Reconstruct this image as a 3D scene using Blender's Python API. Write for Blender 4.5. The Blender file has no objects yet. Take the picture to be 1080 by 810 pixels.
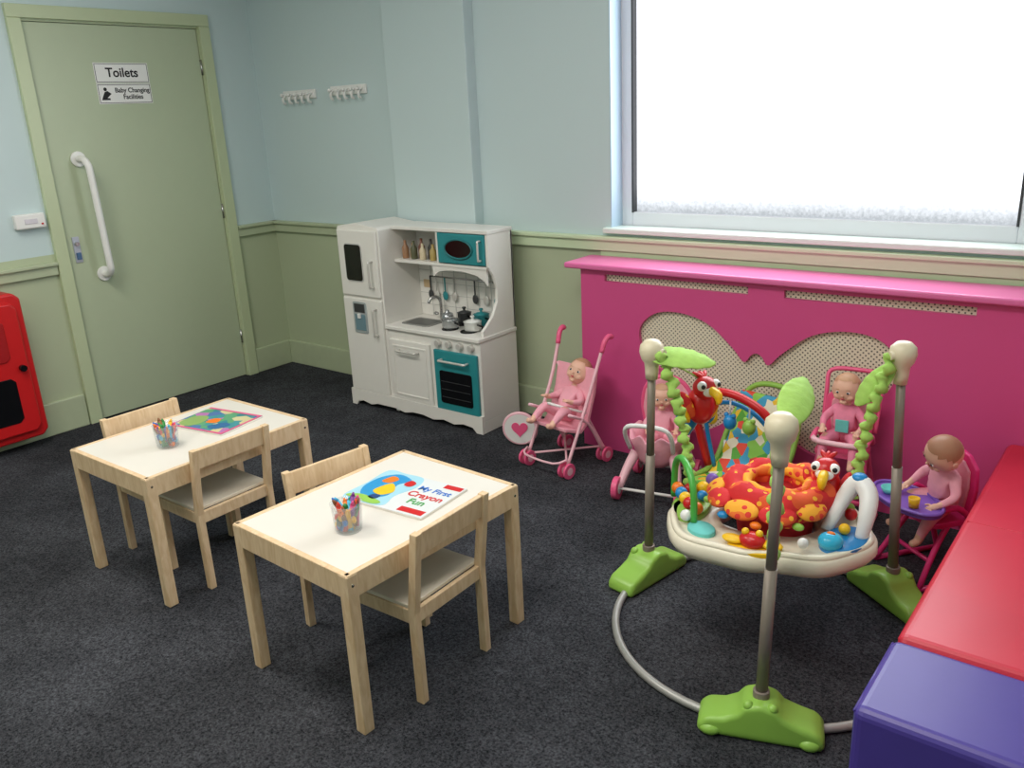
import bpy, bmesh, math, random
from mathutils import Vector, Matrix
random.seed(3)
# ------------------------------------------------------------------ helpers
def lin(h):
    h=h.lstrip('#'); c=[int(h[i:i+2],16)/255 for i in (0,2,4)]
    return tuple((x/12.92 if x<=.04045 else ((x+.055)/1.055)**2.4) for x in c)+(1,)
def newmat(name):
    m=bpy.data.materials.new(name); m.use_nodes=True
    return m,m.node_tree,m.node_tree.nodes['Principled BSDF']
_m={}
def M(name,h,rough=.5,metal=0,var=.06,scale=20,bump=0,alpha=1,spec=.5,coat=0):
    if name in _m: return _m[name]
    m,nt,b=newmat(name); N=nt.nodes; L=nt.links
    c=lin(h)
    tc=N.new('ShaderNodeTexCoord'); no=N.new('ShaderNodeTexNoise'); no.inputs['Scale'].default_value=scale; no.inputs['Detail'].default_value=3
    L.new(tc.outputs['Object'],no.inputs['Vector'])
    mx=N.new('ShaderNodeMix'); mx.data_type='RGBA'
    mx.inputs[6].default_value=tuple(x*(1-var) for x in c[:3])+(1,); mx.inputs[7].default_value=tuple(min(1,x*(1+var)) for x in c[:3])+(1,)
    L.new(no.outputs['Fac'],mx.inputs[0]); L.new(mx.outputs[2],b.inputs['Base Color'])
    b.inputs['Roughness'].default_value=rough; b.inputs['Metallic'].default_value=metal; b.inputs['Alpha'].default_value=alpha
    b.inputs['Specular IOR Level'].default_value=spec; b.inputs['Coat Weight'].default_value=coat
    if bump:
        bp=N.new('ShaderNodeBump'); bp.inputs['Strength'].default_value=bump; bp.inputs['Distance'].default_value=.005
        L.new(no.outputs['Fac'],bp.inputs['Height']); L.new(bp.outputs[0],b.inputs['Normal'])
    _m[name]=m; return m
def wood(name,h1,h2):
    m,nt,b=newmat(name);N=nt.nodes;L=nt.links
    tc=N.new('ShaderNodeTexCoord'); mp=N.new('ShaderNodeMapping'); mp.inputs['Scale'].default_value=(12,12,2.5)
    no=N.new('ShaderNodeTexNoise'); no.inputs['Scale'].default_value=4; no.inputs['Detail'].default_value=5; no.inputs['Distortion'].default_value=1.2
    cr=N.new('ShaderNodeValToRGB'); cr.color_ramp.elements[0].position=.35; cr.color_ramp.elements[0].color=lin(h1); cr.color_ramp.elements[1].position=.65; cr.color_ramp.elements[1].color=lin(h2)
    L.new(tc.outputs['Object'],mp.inputs[0]);L.new(mp.outputs[0],no.inputs['Vector']);L.new(no.outputs['Fac'],cr.inputs[0]);L.new(cr.outputs[0],b.inputs['Base Color'])
    b.inputs['Roughness'].default_value=.5
    return m
def dots(name,h1,h2,scale,thr,h3=None):
    m,nt,b=newmat(name);N=nt.nodes;L=nt.links
    tc=N.new('ShaderNodeTexCoord'); v=N.new('ShaderNodeTexVoronoi'); v.inputs['Scale'].default_value=scale; v.inputs['Randomness'].default_value=.7
    lt=N.new('ShaderNodeMath'); lt.operation='LESS_THAN'; lt.inputs[1].default_value=thr
    base=N.new('ShaderNodeMix'); base.data_type='RGBA'; base.inputs[6].default_value=lin(h1); base.inputs[7].default_value=lin(h3 or h1)
    n3=N.new('ShaderNodeTexNoise'); n3.inputs['Scale'].default_value=14
    st=N.new('ShaderNodeMath'); st.operation='GREATER_THAN'; st.inputs[1].default_value=.56
    L.new(tc.outputs['Object'],n3.inputs['Vector']);L.new(n3.outputs['Fac'],st.inputs[0]);L.new(st.outputs[0],base.inputs[0])
    mx=N.new('ShaderNodeMix'); mx.data_type='RGBA'; mx.inputs[7].default_value=lin(h2); L.new(base.outputs[2],mx.inputs[6])
    no=N.new('ShaderNodeTexNoise'); no.inputs['Scale'].default_value=40; bp=N.new('ShaderNodeBump'); bp.inputs['Strength'].default_value=.4; bp.inputs['Distance'].default_value=.006
    L.new(tc.outputs['Object'],no.inputs['Vector']);L.new(no.outputs['Fac'],bp.inputs['Height']);L.new(bp.outputs[0],b.inputs['Normal'])
    L.new(tc.outputs['Object'],v.inputs['Vector']);L.new(v.outputs['Distance'],lt.inputs[0]);L.new(lt.outputs[0],mx.inputs[0]);L.new(mx.outputs[2],b.inputs['Base Color'])
    b.inputs['Roughness'].default_value=.8
    return m
def patches(name,cols,scale):
    m,nt,b=newmat(name);N=nt.nodes;L=nt.links
    tc=N.new('ShaderNodeTexCoord'); v=N.new('ShaderNodeTexVoronoi'); v.inputs['Scale'].default_value=scale
    sp=N.new('ShaderNodeSeparateColor'); cr=N.new('ShaderNodeValToRGB'); cr.color_ramp.interpolation='CONSTANT'
    e=cr.color_ramp.elements
    while len(e)<len(cols): e.new(.5)
    for i,c in enumerate(cols): e[i].position=i/len(cols); e[i].color=lin(c)
    L.new(tc.outputs['Object'],v.inputs['Vector']);L.new(v.outputs['Color'],sp.inputs[0]);L.new(sp.outputs[0],cr.inputs[0]);L.new(cr.outputs[0],b.inputs['Base Color'])
    b.inputs['Roughness'].default_value=.6
    return m
def link(o,parent=None):
    bpy.context.collection.objects.link(o)
    if parent: o.parent=parent
    return o
def grp(name,loc=(0,0,0),rz=0,rx=0,ry=0):
    e=bpy.data.objects.new(name,None); e.location=loc; e.rotation_euler=(rx,ry,rz); e.empty_display_size=.05
    bpy.context.collection.objects.link(e); return e
def finish(name,bm,mat,parent,smooth=False,bevel=0,seg=2,loc=None,rot=None,sub=0):
    me=bpy.data.meshes.new(name); bmesh.ops.recalc_face_normals(bm,faces=bm.faces); bm.to_mesh(me); bm.free()
    for m in (mat if isinstance(mat,(list,tuple)) else [mat]): me.materials.append(m)
    if smooth:
        for p in me.polygons: p.use_smooth=True
    o=bpy.data.objects.new(name,me); link(o,parent)
    if loc: o.location=loc
    if rot: o.rotation_euler=rot
    if bevel:
        md=o.modifiers.new('b','BEVEL'); md.width=bevel; md.segments=seg; md.limit_method='ANGLE'
    if sub:
        md=o.modifiers.new('s','SUBSURF'); md.levels=sub; md.render_levels=sub
    return o
def addbox(bm,x0,x1,y0,y1,z0,z1):
    v=[bm.verts.new(p) for p in ((x0,y0,z0),(x1,y0,z0),(x1,y1,z0),(x0,y1,z0),(x0,y0,z1),(x1,y0,z1),(x1,y1,z1),(x0,y1,z1))]
    for f in ((0,3,2,1),(4,5,6,7),(0,1,5,4),(1,2,6,5),(2,3,7,6),(3,0,4,7)): bm.faces.new([v[i] for i in f])
def bx(name,parent,x0,x1,y0,y1,z0,z1,mat,bevel=.002,rot=None,seg=2):
    cx,cy,cz=(x0+x1)/2,(y0+y1)/2,(z0+z1)/2
    bm=bmesh.new(); addbox(bm,x0-cx,x1-cx,y0-cy,y1-cy,z0-cz,z1-cz)
    return finish(name,bm,mat,parent,bevel=bevel,seg=seg,loc=(cx,cy,cz),rot=rot)
def boxes(name,parent,lst,mat,bevel=0):
    bm=bmesh.new()
    for b in lst: addbox(bm,*b)
    return finish(name,bm,mat,parent,bevel=bevel)
def sph(name,parent,c,r,mat,rot=None,u=20,v=14):
    if not isinstance(r,(tuple,list)): r=(r,r,r)
    bm=bmesh.new(); bmesh.ops.create_uvsphere(bm,u_segments=u,v_segments=v,radius=1)
    bmesh.ops.scale(bm,vec=r,verts=bm.verts)
    return finish(name,bm,mat,parent,smooth=True,loc=c,rot=rot)
def smooth(pts,k=6,closed=False):
    P=[Vector(p) for p in pts]; n=len(P); out=[]
    rng=range(n) if closed else range(n-1)
    for i in rng:
        if closed: a,b,c,d=P[(i-1)%n],P[i],P[(i+1)%n],P[(i+2)%n]
        else: a,b,c,d=P[max(i-1,0)],P[i],P[i+1],P[min(i+2,n-1)]
        for j in range(k):
            t=j/k
            out.append(.5*((2*b)+(c-a)*t+(2*a-5*b+4*c-d)*t*t+(3*b-a-3*c+d)*t**3))
    if not closed: out.append(P[-1])
    return out
def tube(name,parent,pts,r,mat,n=10,closed=False,k=0,flat=1.0):
    P=smooth(pts,k,closed) if k else [Vector(p) for p in pts]
    N=len(P); R=r if callable(r) else ((lambda t:r) if not isinstance(r,(list,tuple)) else (lambda t:r[min(int(t*(len(r)-1)),len(r)-2)]*(1-(t*(len(r)-1)-min(int(t*(len(r)-1)),len(r)-2)))+r[min(int(t*(len(r)-1)),len(r)-2)+1]*(t*(len(r)-1)-min(int(t*(len(r)-1)),len(r)-2))))
    bm=bmesh.new(); rings=[]; nrm=None
    for i in range(N):
        if closed: t=(P[(i+1)%N]-P[i-1])
        else: t=P[min(i+1,N-1)]-P[max(i-1,0)]
        if t.length<1e-9: t=Vector((0,0,1))
        t.normalize()
        if nrm is None:
            nrm=t.orthogonal().normalized()
        nrm=(nrm-t*nrm.dot(t)); nrm.normalize() if nrm.length>1e-6 else None
        b=t.cross(nrm); rr=R(i/max(1,N-1))
        rings.append([bm.verts.new(P[i]+(nrm*math.cos(a)+b*math.sin(a)*flat)*rr) for a in [2*math.pi*j/n for j in range(n)]])
    for i in range(N if closed else N-1):
        A=rings[i];B=rings[(i+1)%N]
        for j in range(n): bm.faces.new((A[j],A[(j+1)%n],B[(j+1)%n],B[j]))
    if not closed:
        bm.faces.new(rings[0][::-1]); bm.faces.new(rings[-1])
    return finish(name,bm,mat,parent,smooth=True)
def cyl(name,parent,a,b,r,mat,r2=None,n=20,bevel=.0):
    a=Vector(a);b=Vector(b);r2=r if r2 is None else r2
    d=b-a; bm=bmesh.new(); bmesh.ops.create_cone(bm,cap_ends=True,segments=n,radius1=r,radius2=r2,depth=d.length)
    q=d.to_track_quat('Z','Y'); o=finish(name,bm,mat,parent,bevel=bevel,loc=(a+b)/2)
    o.rotation_euler=q.to_euler()
    for p in o.data.polygons:
        if len(p.vertices)==4: p.use_smooth=True
    return o
def lathe(name,parent,prof,mat,loc=(0,0,0),rot=None,n=28,mod=None):
    bm=bmesh.new(); rings=[]
    for r,z in prof:
        rings.append([bm.verts.new(((r*(mod(2*math.pi*j/n) if mod else 1))*math.cos(2*math.pi*j/n),(r*(mod(2*math.pi*j/n) if mod else 1))*math.sin(2*math.pi*j/n),z)) for j in range(n)])
    for A,B in zip(rings,rings[1:]):
        for j in range(n): bm.faces.new((A[j],A[(j+1)%n],B[(j+1)%n],B[j]))
    if prof[0][0]>1e-5 and prof[0]!=prof[-1]: bm.faces.new(rings[0])
    if prof[-1][0]>1e-5 and prof[0]!=prof[-1]: bm.faces.new(rings[-1])
    bmesh.ops.remove_doubles(bm,verts=bm.verts,dist=1e-6)
    return finish(name,bm,mat,parent,smooth=True,loc=loc,rot=rot)
def prism(name,parent,poly,d0,d1,mat,plane='xz',bevel=.002,sm=False,sub=0,seg=2):
    def P(u,v,d): return {'xz':(u,d,v),'xy':(u,v,d),'yz':(d,u,v)}[plane]
    bm=bmesh.new(); A=[bm.verts.new(P(u,v,d0)) for u,v in poly]; B=[bm.verts.new(P(u,v,d1)) for u,v in poly]
    n=len(poly); bm.faces.new(A[::-1]); bm.faces.new(B)
    for i in range(n): bm.faces.new((A[i],A[(i+1)%n],B[(i+1)%n],B[i]))
    return finish(name,bm,mat,parent,bevel=bevel,smooth=sm,sub=sub,seg=seg)
def torus(name,parent,c,R,r,mat,rot=None,n=40,m=12,sq=1):
    pts=[(R*math.cos(2*math.pi*i/n),R*math.sin(2*math.pi*i/n)*sq,0) for i in range(n)]
    o=tube(name,parent,pts,r,mat,n=m,closed=True); o.location=c
    if rot:o.rotation_euler=rot
    return o
def text(name,parent,body,size,loc,rot,mat,align='CENTER',bold=False):
    c=bpy.data.curves.new(name,'FONT'); c.body=body; c.size=size; c.align_x=align; c.align_y='CENTER'; c.extrude=.0004
    if bold: c.offset=size*.02
    o=bpy.data.objects.new(name+'_c',c); bpy.context.collection.objects.link(o)
    dg=bpy.context.evaluated_depsgraph_get(); me=bpy.data.meshes.new_from_object(o.evaluated_get(dg)); bpy.data.objects.remove(o)
    me.materials.clear(); me.materials.append(mat)
    t=bpy.data.objects.new(name,me); link(t,parent); t.location=loc; t.rotation_euler=rot; return t

# ------------------------------------------------------------------ camera
f,p,r,psi,H=896.43,.3101,-.0493,.6794,1.4704
F=Vector((-math.sin(psi)*math.cos(p),math.cos(psi)*math.cos(p),-math.sin(p)))
R=Vector((math.cos(psi),math.sin(psi),0)); U=R.cross(F)
R2=R*math.cos(r)+U*math.sin(r); U2=U*math.cos(r)-R*math.sin(r)
cd=bpy.data.cameras.new('camera'); cam=bpy.data.objects.new('camera',cd); bpy.context.collection.objects.link(cam)
m3=Matrix((R2,U2,-F)).transposed(); cam.matrix_world=Matrix.Translation((0,0,H))@m3.to_4x4()
cd.sensor_fit='HORIZONTAL'; cd.sensor_width=36; cd.lens=36*f/1080; cd.clip_start=.02
bpy.context.scene.camera=cam

# ------------------------------------------------------------------ materials
def wallmat():
    m,nt,b=newmat('painted_wall_two_tone');N=nt.nodes;L=nt.links
    g=N.new('ShaderNodeNewGeometry'); s=N.new('ShaderNodeSeparateXYZ'); L.new(g.outputs['Position'],s.inputs[0])
    c=N.new('ShaderNodeMath'); c.operation='GREATER_THAN'; c.inputs[1].default_value=.9; L.new(s.outputs['Z'],c.inputs[0])
    mx=N.new('ShaderNodeMix'); mx.data_type='RGBA'; mx.inputs[6].default_value=lin('#b3be9f'); mx.inputs[7].default_value=lin('#c6d8da')
    L.new(c.outputs[0],mx.inputs[0])
    no=N.new('ShaderNodeTexNoise'); no.inputs['Scale'].default_value=60; bp=N.new('ShaderNodeBump'); bp.inputs['Strength'].default_value=.05
    L.new(g.outputs['Position'],no.inputs['Vector']); L.new(no.outputs['Fac'],bp.inputs['Height']); L.new(bp.outputs[0],b.inputs['Normal'])
    L.new(mx.outputs[2],b.inputs['Base Color']); b.inputs['Roughness'].default_value=.5
    return m
WALL=wallmat()
def carpetmat():
    m,nt,b=newmat('carpet_charcoal');N=nt.nodes;L=nt.links
    tc=N.new('ShaderNodeTexCoord'); n1=N.new('ShaderNodeTexNoise'); n1.inputs['Scale'].default_value=150; n1.inputs['Detail'].default_value=5; n1.inputs['Roughness'].default_value=.85
    n2=N.new('ShaderNodeTexNoise'); n2.inputs['Scale'].default_value=2.2; n2.inputs['Detail'].default_value=8; n2.inputs['Roughness'].default_value=.65
    for n in (n1,n2): L.new(tc.outputs['Object'],n.inputs['Vector'])
    cr=N.new('ShaderNodeValToRGB'); cr.color_ramp.elements[0].position=.38; cr.color_ramp.elements[0].color=lin('#141518'); cr.color_ramp.elements[1].position=.68; cr.color_ramp.elements[1].color=lin('#606268')
    c2=N.new('ShaderNodeValToRGB'); c2.color_ramp.elements[0].position=.35; c2.color_ramp.elements[0].color=(.6,.6,.6,1); c2.color_ramp.elements[1].position=.68; c2.color_ramp.elements[1].color=(1.3,1.3,1.3,1)
    mx=N.new('ShaderNodeMix'); mx.data_type='RGBA'; mx.blend_type='MULTIPLY'; mx.inputs[0].default_value=1
    L.new(n1.outputs['Fac'],cr.inputs[0]);L.new(n2.outputs['Fac'],c2.inputs[0]);L.new(cr.outputs[0],mx.inputs[6]);L.new(c2.outputs[0],mx.inputs[7]);L.new(mx.outputs[2],b.inputs['Base Color'])
    bp=N.new('ShaderNodeBump'); bp.inputs['Strength'].default_value=.5; bp.inputs['Distance'].default_value=.008
    L.new(n1.outputs['Fac'],bp.inputs['Height']);L.new(bp.outputs[0],b.inputs['Normal'])
    b.inputs['Roughness'].default_value=1; b.inputs['Specular IOR Level'].default_value=.03
    return m
CARPET=carpetmat()
GREENP=M('paint_sage_green','#b3be9f',.4); DOORM=M('door_paint_green','#b6c2a4',.38,var=.02); FRAMEM=M('frame_paint_green','#bfcba6',.35,var=.02)
CREAM=M('paint_cream','#cbdcb8',.4,var=.02); WHITEP=M('white_plastic','#ececea',.35,var=.01); WHITEK=M('white_lacquer','#e8e6e0',.4,var=.02)
TEAL=M('teal_paint','#2a8a90',.4,var=.03); BLACK=M('black_gloss','#0c0d10',.15,var=0); CHROME=M('brushed_metal','#c0c0c0',.25,1,var=.02); DGREY=M('dark_grey','#3a3c3e',.4)
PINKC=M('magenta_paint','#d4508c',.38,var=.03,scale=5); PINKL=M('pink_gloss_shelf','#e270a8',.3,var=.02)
PINE=wood('pine_wood','#d3b48c','#e4caa6'); PANEL=M('white_laminate','#dfdbd2',.3,var=.01)
REDM=M('red_plastic','#c81d20',.3); REDV=M('red_vinyl','#cc2a40',.36,var=.05,scale=8,bump=.15); PURV=M('purple_vinyl','#4b3d94',.38,var=.08,scale=8,bump=.15)
LIME=M('lime_plastic','#93c352',.35,var=.03); LIMEF=M('lime_fabric','#a2cc62',.8,var=.15,scale=60,bump=.4); CREAMP=M('cream_plastic','#ddd3b6',.35,var=.01); TRAYM=M('tray_cream_plastic','#ece5d0',.3,var=.01)
TAUPE=M('taupe_metal','#8a8075',.4,.2); GREYT=M('grey_tube','#a8a8a4',.35,.3); YEL=M('yellow_plastic','#f2c21c',.35); BLUE=M('blue_plastic','#1d86c8',.3); ORANGE=M('orange_plastic','#ef7a1c',.35); PUR=M('purple_plastic','#7d58b8',.35)
PINKT=M('pink_plastic','#f0608f',.35,var=.02); PINKF=M('pink_fabric','#f0a8b8',.85,var=.08,scale=60,bump=.3); PINKD=M('hot_pink_plastic','#e2327c',.35); LPINK=M('pale_pink_plastic','#f6c3cf',.35)
SKIN=M('doll_vinyl_skin','#e8b8a0',.5,var=.03); HAIR=M('doll_painted_hair','#c39674',.5); EYE=M('doll_eye','#27333e',.1,var=0); LIP=M('doll_lips','#cc6068',.4); AQUA=M('aqua_fabric','#6cc9c4',.8,var=.1,scale=80)
EYEW=M('eye_white','#f6f6f4',.2,var=0)
REDDOT=dots('red_fabric_yellow_dots','#cf2428','#f0b030',32,.22,'#e2582a'); YELDOT=dots('yellow_fabric_red_dots','#f1a82c','#d8362a',34,.28,'#e8742a')
JUNGLE=patches('jungle_print_fabric',['#5aa83c','#f1ead0','#3fa0c8','#e34b35','#f3c835','#8fcb50'],28)
INK=M('black_ink','#151515',.6,var=0)
# ------------------------------------------------------------------ room
XD,YB,XR,YF,ZC=-4.427,3.2415,.74,-2.2,2.6
bx('floor',None,XD-.2,XR+.2,YF-.2,YB+.3,-.1,0,CARPET,0)
bx('ceiling',None,XD-.2,XR+.2,YF-.2,YB+.3,ZC,ZC+.1,M('ceiling_white','#e6e6e2',.8),0)
wx0,wx1,wz0,wz1=-2.01,-.39,.96,2.3
boxes('wall_back',None,[(XD,wx0,YB,YB+.22,0,ZC),(wx1,XR,YB,YB+.22,0,ZC),(wx0,wx1,YB,YB+.22,0,wz0),(wx0,wx1,YB,YB+.22,wz1,ZC)],WALL)
boxes('wall_left',None,[(XD-.15,XD,YF,1.955,0,ZC),(XD-.15,XD,2.91,YB+.22,0,ZC),(XD-.15,XD,1.955,2.91,1.995,ZC)],WALL)
bx('wall_right',None,XR,XR+.15,YF,YB+.22,0,ZC,WALL,0)
bx('wall_front',None,XD-.15,XR+.15,YF-.15,YF,0,ZC,WALL,0)
bx('wall_pier',None,-3.28,-2.745,YB-.065,YB+.01,0,ZC,WALL,.004)
def rail(name,x0,x1,y0,y1,mat,z=.905,ax='x'):
    g=grp(name)
    if ax=='x':
        boxes('rail',g,[(x0,x1,YB-.022,YB,z-.035,z+.012)],mat,.003); boxes('cap',g,[(x0,x1,YB-.038,YB,z+.012,z+.03)],mat,.004)
    else:
        boxes('rail',g,[(XD,XD+.022,y0,y1,z-.035,z+.012)],mat,.003); boxes('cap',g,[(XD,XD+.038,y0,y1,z+.012,z+.03)],mat,.004)
rail('trim_1',XD,-3.285,0,0,GREENP,.875)
rail('trim_2',-2.74,XR,0,0,CREAM,.895)
rail('trim_3',0,0,2.962,YB,GREENP,.875,'y')
rail('trim_4',0,0,YF,1.90,GREENP,.835,'y')
bx('trim_5',None,-2.06,XR,YB-.012,YB,.80,.858,M('paint_cream_panel','#c2dcb0',.4,var=.02),.002)
bx('baseboard_back',None,XD,-3.285,YB-.02,YB,0,.15,GREENP,.006)
bx('baseboard_back_right',None,-2.74,XR,YB-.02,YB,0,.15,GREENP,.006)
bx('baseboard_left',None,XD,XD+.02,2.965,YB-.02,0,.15,GREENP,.006)
bx('baseboard_left_near',None,XD,XD+.02,YF,1.90,0,.17,GREENP,.006)
# window
g=grp('window_1')
WF=M('window_upvc','#e6e8ee',.3,var=.01)
fy=YB+.12
boxes('frame',g,[(wx0-.01,-1.955,fy-.03,fy+.04,wz0,wz1),(-.455,wx1+.01,fy-.03,fy+.04,wz0,wz1),(-1.955,-.455,fy-.03,fy+.04,wz0,1.02),(-1.955,-.455,fy-.03,fy+.04,2.24,wz1)],WF,.004)
boxes('gasket',g,[(-1.957,-1.949,fy-.033,fy,1.018,2.24),(-.461,-.453,fy-.033,fy,1.018,2.24)],DGREY)
m,nt,b=newmat('frosted_glass_daylight');N=nt.nodes;L=nt.links
ge=N.new('ShaderNodeNewGeometry'); s=N.new('ShaderNodeSeparateXYZ');L.new(ge.outputs['Position'],s.inputs[0])
mr=N.new('ShaderNodeMapRange'); mr.inputs[1].default_value=1.02;mr.inputs[2].default_value=1.14; L.new(s.outputs['Z'],mr.inputs[0])
no=N.new('ShaderNodeTexNoise'); no.inputs['Scale'].default_value=90; no.inputs['Detail'].default_value=4; L.new(ge.outputs['Position'],no.inputs['Vector'])
ad=N.new('ShaderNodeMath'); ad.operation='MULTIPLY_ADD'; ad.inputs[1].default_value=.6; ad.inputs[2].default_value=-.3; L.new(no.outputs['Fac'],ad.inputs[0])
a2=N.new('ShaderNodeMath'); a2.operation='ADD'; a2.use_clamp=True; L.new(mr.outputs[0],a2.inputs[0]);L.new(ad.outputs[0],a2.inputs[1])
cr=N.new('ShaderNodeMix'); cr.data_type='RGBA'; cr.inputs[6].default_value=(.45,.49,.53,1); cr.inputs[7].default_value=(1.5,1.55,1.65,1); L.new(a2.outputs[0],cr.inputs[0])
L.new(cr.outputs[2],b.inputs['Emission Color']); b.inputs['Emission Strength'].default_value=1.0; b.inputs['Base Color'].default_value=(.1,.1,.1,1); b.inputs['Roughness'].default_value=.3
bx('pane',g,-1.957,-.453,fy,fy+.006,1.018,2.245,m,0)
boxes('reveal_lining',g,[(wx0-.001,wx0+.004,YB-.001,fy-.03,wz0,wz1)],M('reveal_blue','#b9d0e2',.4,var=.01))
bx('sill',g,wx0-.03,wx1+.03,YB-.03,fy-.03,wz0-.022,wz0+.002,M('sill_white','#e0ece4',.35,var=.01),.006)
g=grp('door_frame')
boxes('architrave',g,[(XD-.001,XD+.025,1.905,1.968,0,1.99),(XD-.001,XD+.025,2.897,2.96,0,1.99),(XD-.001,XD+.025,1.905,2.96,1.9905,2.05)],FRAMEM,.003)
boxes('jamb',g,[(XD-.12,XD+.002,1.955,1.972,0,1.979),(XD-.12,XD+.002,2.893,2.91,0,1.979),(XD-.12,XD+.002,1.955,2.91,1.98,1.995)],FRAMEM,.001)
g=grp('door_1')
bx('leaf',g,XD-.045,XD-.002,1.976,2.889,.006,1.977,DOORM,.002)
for z in (.25,1.0,1.78): cyl('hinge',g,(XD+.002,2.890,z-.04),(XD+.002,2.890,z+.04),.006,CHROME)
boxes('lock_plate',g,[(XD-.002,XD+.004,2.005,2.04,.84,.97)],M('lock_plate_grey','#b9c0cc',.3,.5),.001)
boxes('lock_indicator',g,[(XD+.003,XD+.012,2.012,2.034,.855,.89)],M('lock_blue','#4a6a92',.4),.001)
cyl('lock_knob',g,(XD,2.022,.935),(XD+.02,2.022,.935),.01,CHROME)
g=grp('grab_bar')
tube('bar',g,[(XD+.004,2.115,1.345),(XD+.05,2.115,1.345),(XD+.085,2.117,1.32),(XD+.092,2.12,1.27),(XD+.092,2.125,1.05),(XD+.092,2.13,.84),(XD+.085,2.133,.79),(XD+.05,2.135,.765),(XD+.004,2.135,.765)],.0175,WHITEP,n=16,k=4)
cyl('flange_top',g,(XD-.002,2.115,1.345),(XD+.01,2.115,1.345),.038,WHITEP,bevel=.003)
cyl('flange_bottom',g,(XD-.002,2.135,.765),(XD+.01,2.135,.765),.038,WHITEP,bevel=.003)
def sign(name,y0,y1,z0,z1):
    g=grp(name,(XD-.002,(y0+y1)/2,(z0+z1)/2)); w=y1-y0;h=z1-z0
    bx('plate',g,0,.003,-w/2,w/2,-h/2,h/2,WHITEP,.0005)
    boxes('border',g,[(.003,.0036,-w/2+.004,w/2-.004,-h/2+.004,-h/2+.0065),(.003,.0036,-w/2+.004,w/2-.004,h/2-.0065,h/2-.004),(.003,.0036,-w/2+.004,-w/2+.0065,-h/2+.007,h/2-.007),(.003,.0036,w/2-.0065,w/2-.004,-h/2+.007,h/2-.007)],INK)
    return g
RY=(math.pi/2,0,math.pi/2)
g=sign('toilets_sign',2.28,2.57,1.703,1.80); text('lettering',g,'Toilets',.062,(.0035,0,0),RY,INK,bold=True)
g=sign('baby_changing_sign',2.28,2.57,1.602,1.70); text('lettering',g,'Baby Changing\nFacilities',.032,(.0035,.04,0),RY,INK,bold=True)
sph('pictogram_head',g,(.0037,-.105,.022),(.0006,.009,.009),INK); prism('pictogram_body',g,[(-.130,-.03),(-.085,-.03),(-.085,-.022),(-.100,-.02),(-.075,0),(-.095,.014),(-.110,.008),(-.120,-.01)],.003,.0037,INK,'yz',bevel=0)
g=grp('wall_alarm_unit',(XD,1.815,1.075))
bx('housing',g,0,.04,-.07,.07,-.035,.035,WHITEP,.008,seg=3); bx('lens',g,.038,.043,-.03,.03,-.012,.012,M('pale_lens','#d8d4dc',.2),.002); bx('red_lamp',g,.04,.044,.045,.055,-.02,-.012,REDM,.001)
g=grp('fire_extinguisher_cabinet',(XD,1.40,0))
prism('body',g,[(-.28,.06),(.22,.06),(.25,.09),(.25,.74),(.22,.77),(-.28,.77),(-.31,.74),(-.31,.09)],.003,.14,REDM,'yz',bevel=.012,seg=3)
prism('door_panel',g,[(-.25,.10),(.19,.10),(.215,.13),(.215,.70),(.19,.73),(-.25,.73),(-.275,.70),(-.275,.13)],.135,.165,REDM,'yz',bevel=.01,seg=3)
prism('window_panel',g,[(-.18,.16),(.12,.16),(.14,.18),(.14,.36),(.12,.38),(-.18,.38)],.16,.168,BLACK,'yz',bevel=.002)
prism('upper_recess',g,[(-.18,.46),(.12,.46),(.14,.48),(.14,.64),(.12,.66),(-.18,.66)],.16,.171,M('deep_red','#a3151a',.35),'yz',bevel=.004)
cyl('latch',g,(.165,.18,.42),(.19,.18,.42),.015,BLACK)
def hooks(x0,x1,z):
    g=grp('coat_hook_rail',((x0+x1)/2,YB,z)); w=(x1-x0)/2
    bx('backboard',g,-w,w,-.014,0,-.014,.034,WHITEP,.004)
    for i in range(5):
        x=-w+.03+i*(2*w-.06)/4
        tube('hook',g,[(x,-.01,.015),(x,-.03,.008),(x,-.04,-.012),(x,-.035,-.03),(x,-.022,-.034)],.007,WHITEP,n=8,k=3)
        sph('hook_tip',g,(x,-.046,.012),.010,WHITEP)
hooks(-4.18,-3.90,1.605); hooks(-3.77,-3.49,1.61)
LP,nt,b=newmat('ceiling_light_diffuser'); b.inputs['Emission Color'].default_value=(1,.96,.9,1); b.inputs['Emission Strength'].default_value=2
for mm in (LP,m):
    try: mm.cycles.emission_sampling='NONE'
    except Exception: pass
for i,(x,y) in enumerate(((-2.9,.9),(-1.0,.9),(-1.9,-.9))):
    g=grp('ceiling_light_panel',(x,y,ZC)); bx('housing',g,-.62,.62,-.32,.32,-.03,0,WHITEP,.004); bx('diffuser',g,-.59,.59,-.29,.29,-.034,-.03,LP,0)
    ld=bpy.data.lights.new('panel_lamp','AREA'); ld.shape='RECTANGLE'; ld.size=1.15; ld.size_y=.55; ld.energy=(27,21,27)[i]; ld.color=(1,.945,.865)
    lo=bpy.data.objects.new('panel_lamp',ld); lo.location=(0,0,-.04); link(lo,g)
ld=bpy.data.lights.new('window_daylight','AREA'); ld.shape='RECTANGLE'; ld.size=1.4; ld.size_y=1.15; ld.energy=26; ld.color=(.9,.96,1)
lo=bpy.data.objects.new('window_daylight',ld); lo.location=(-1.2,fy-.04,1.63); lo.rotation_euler=(-math.pi/2,0,0); bpy.context.collection.objects.link(lo)

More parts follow.
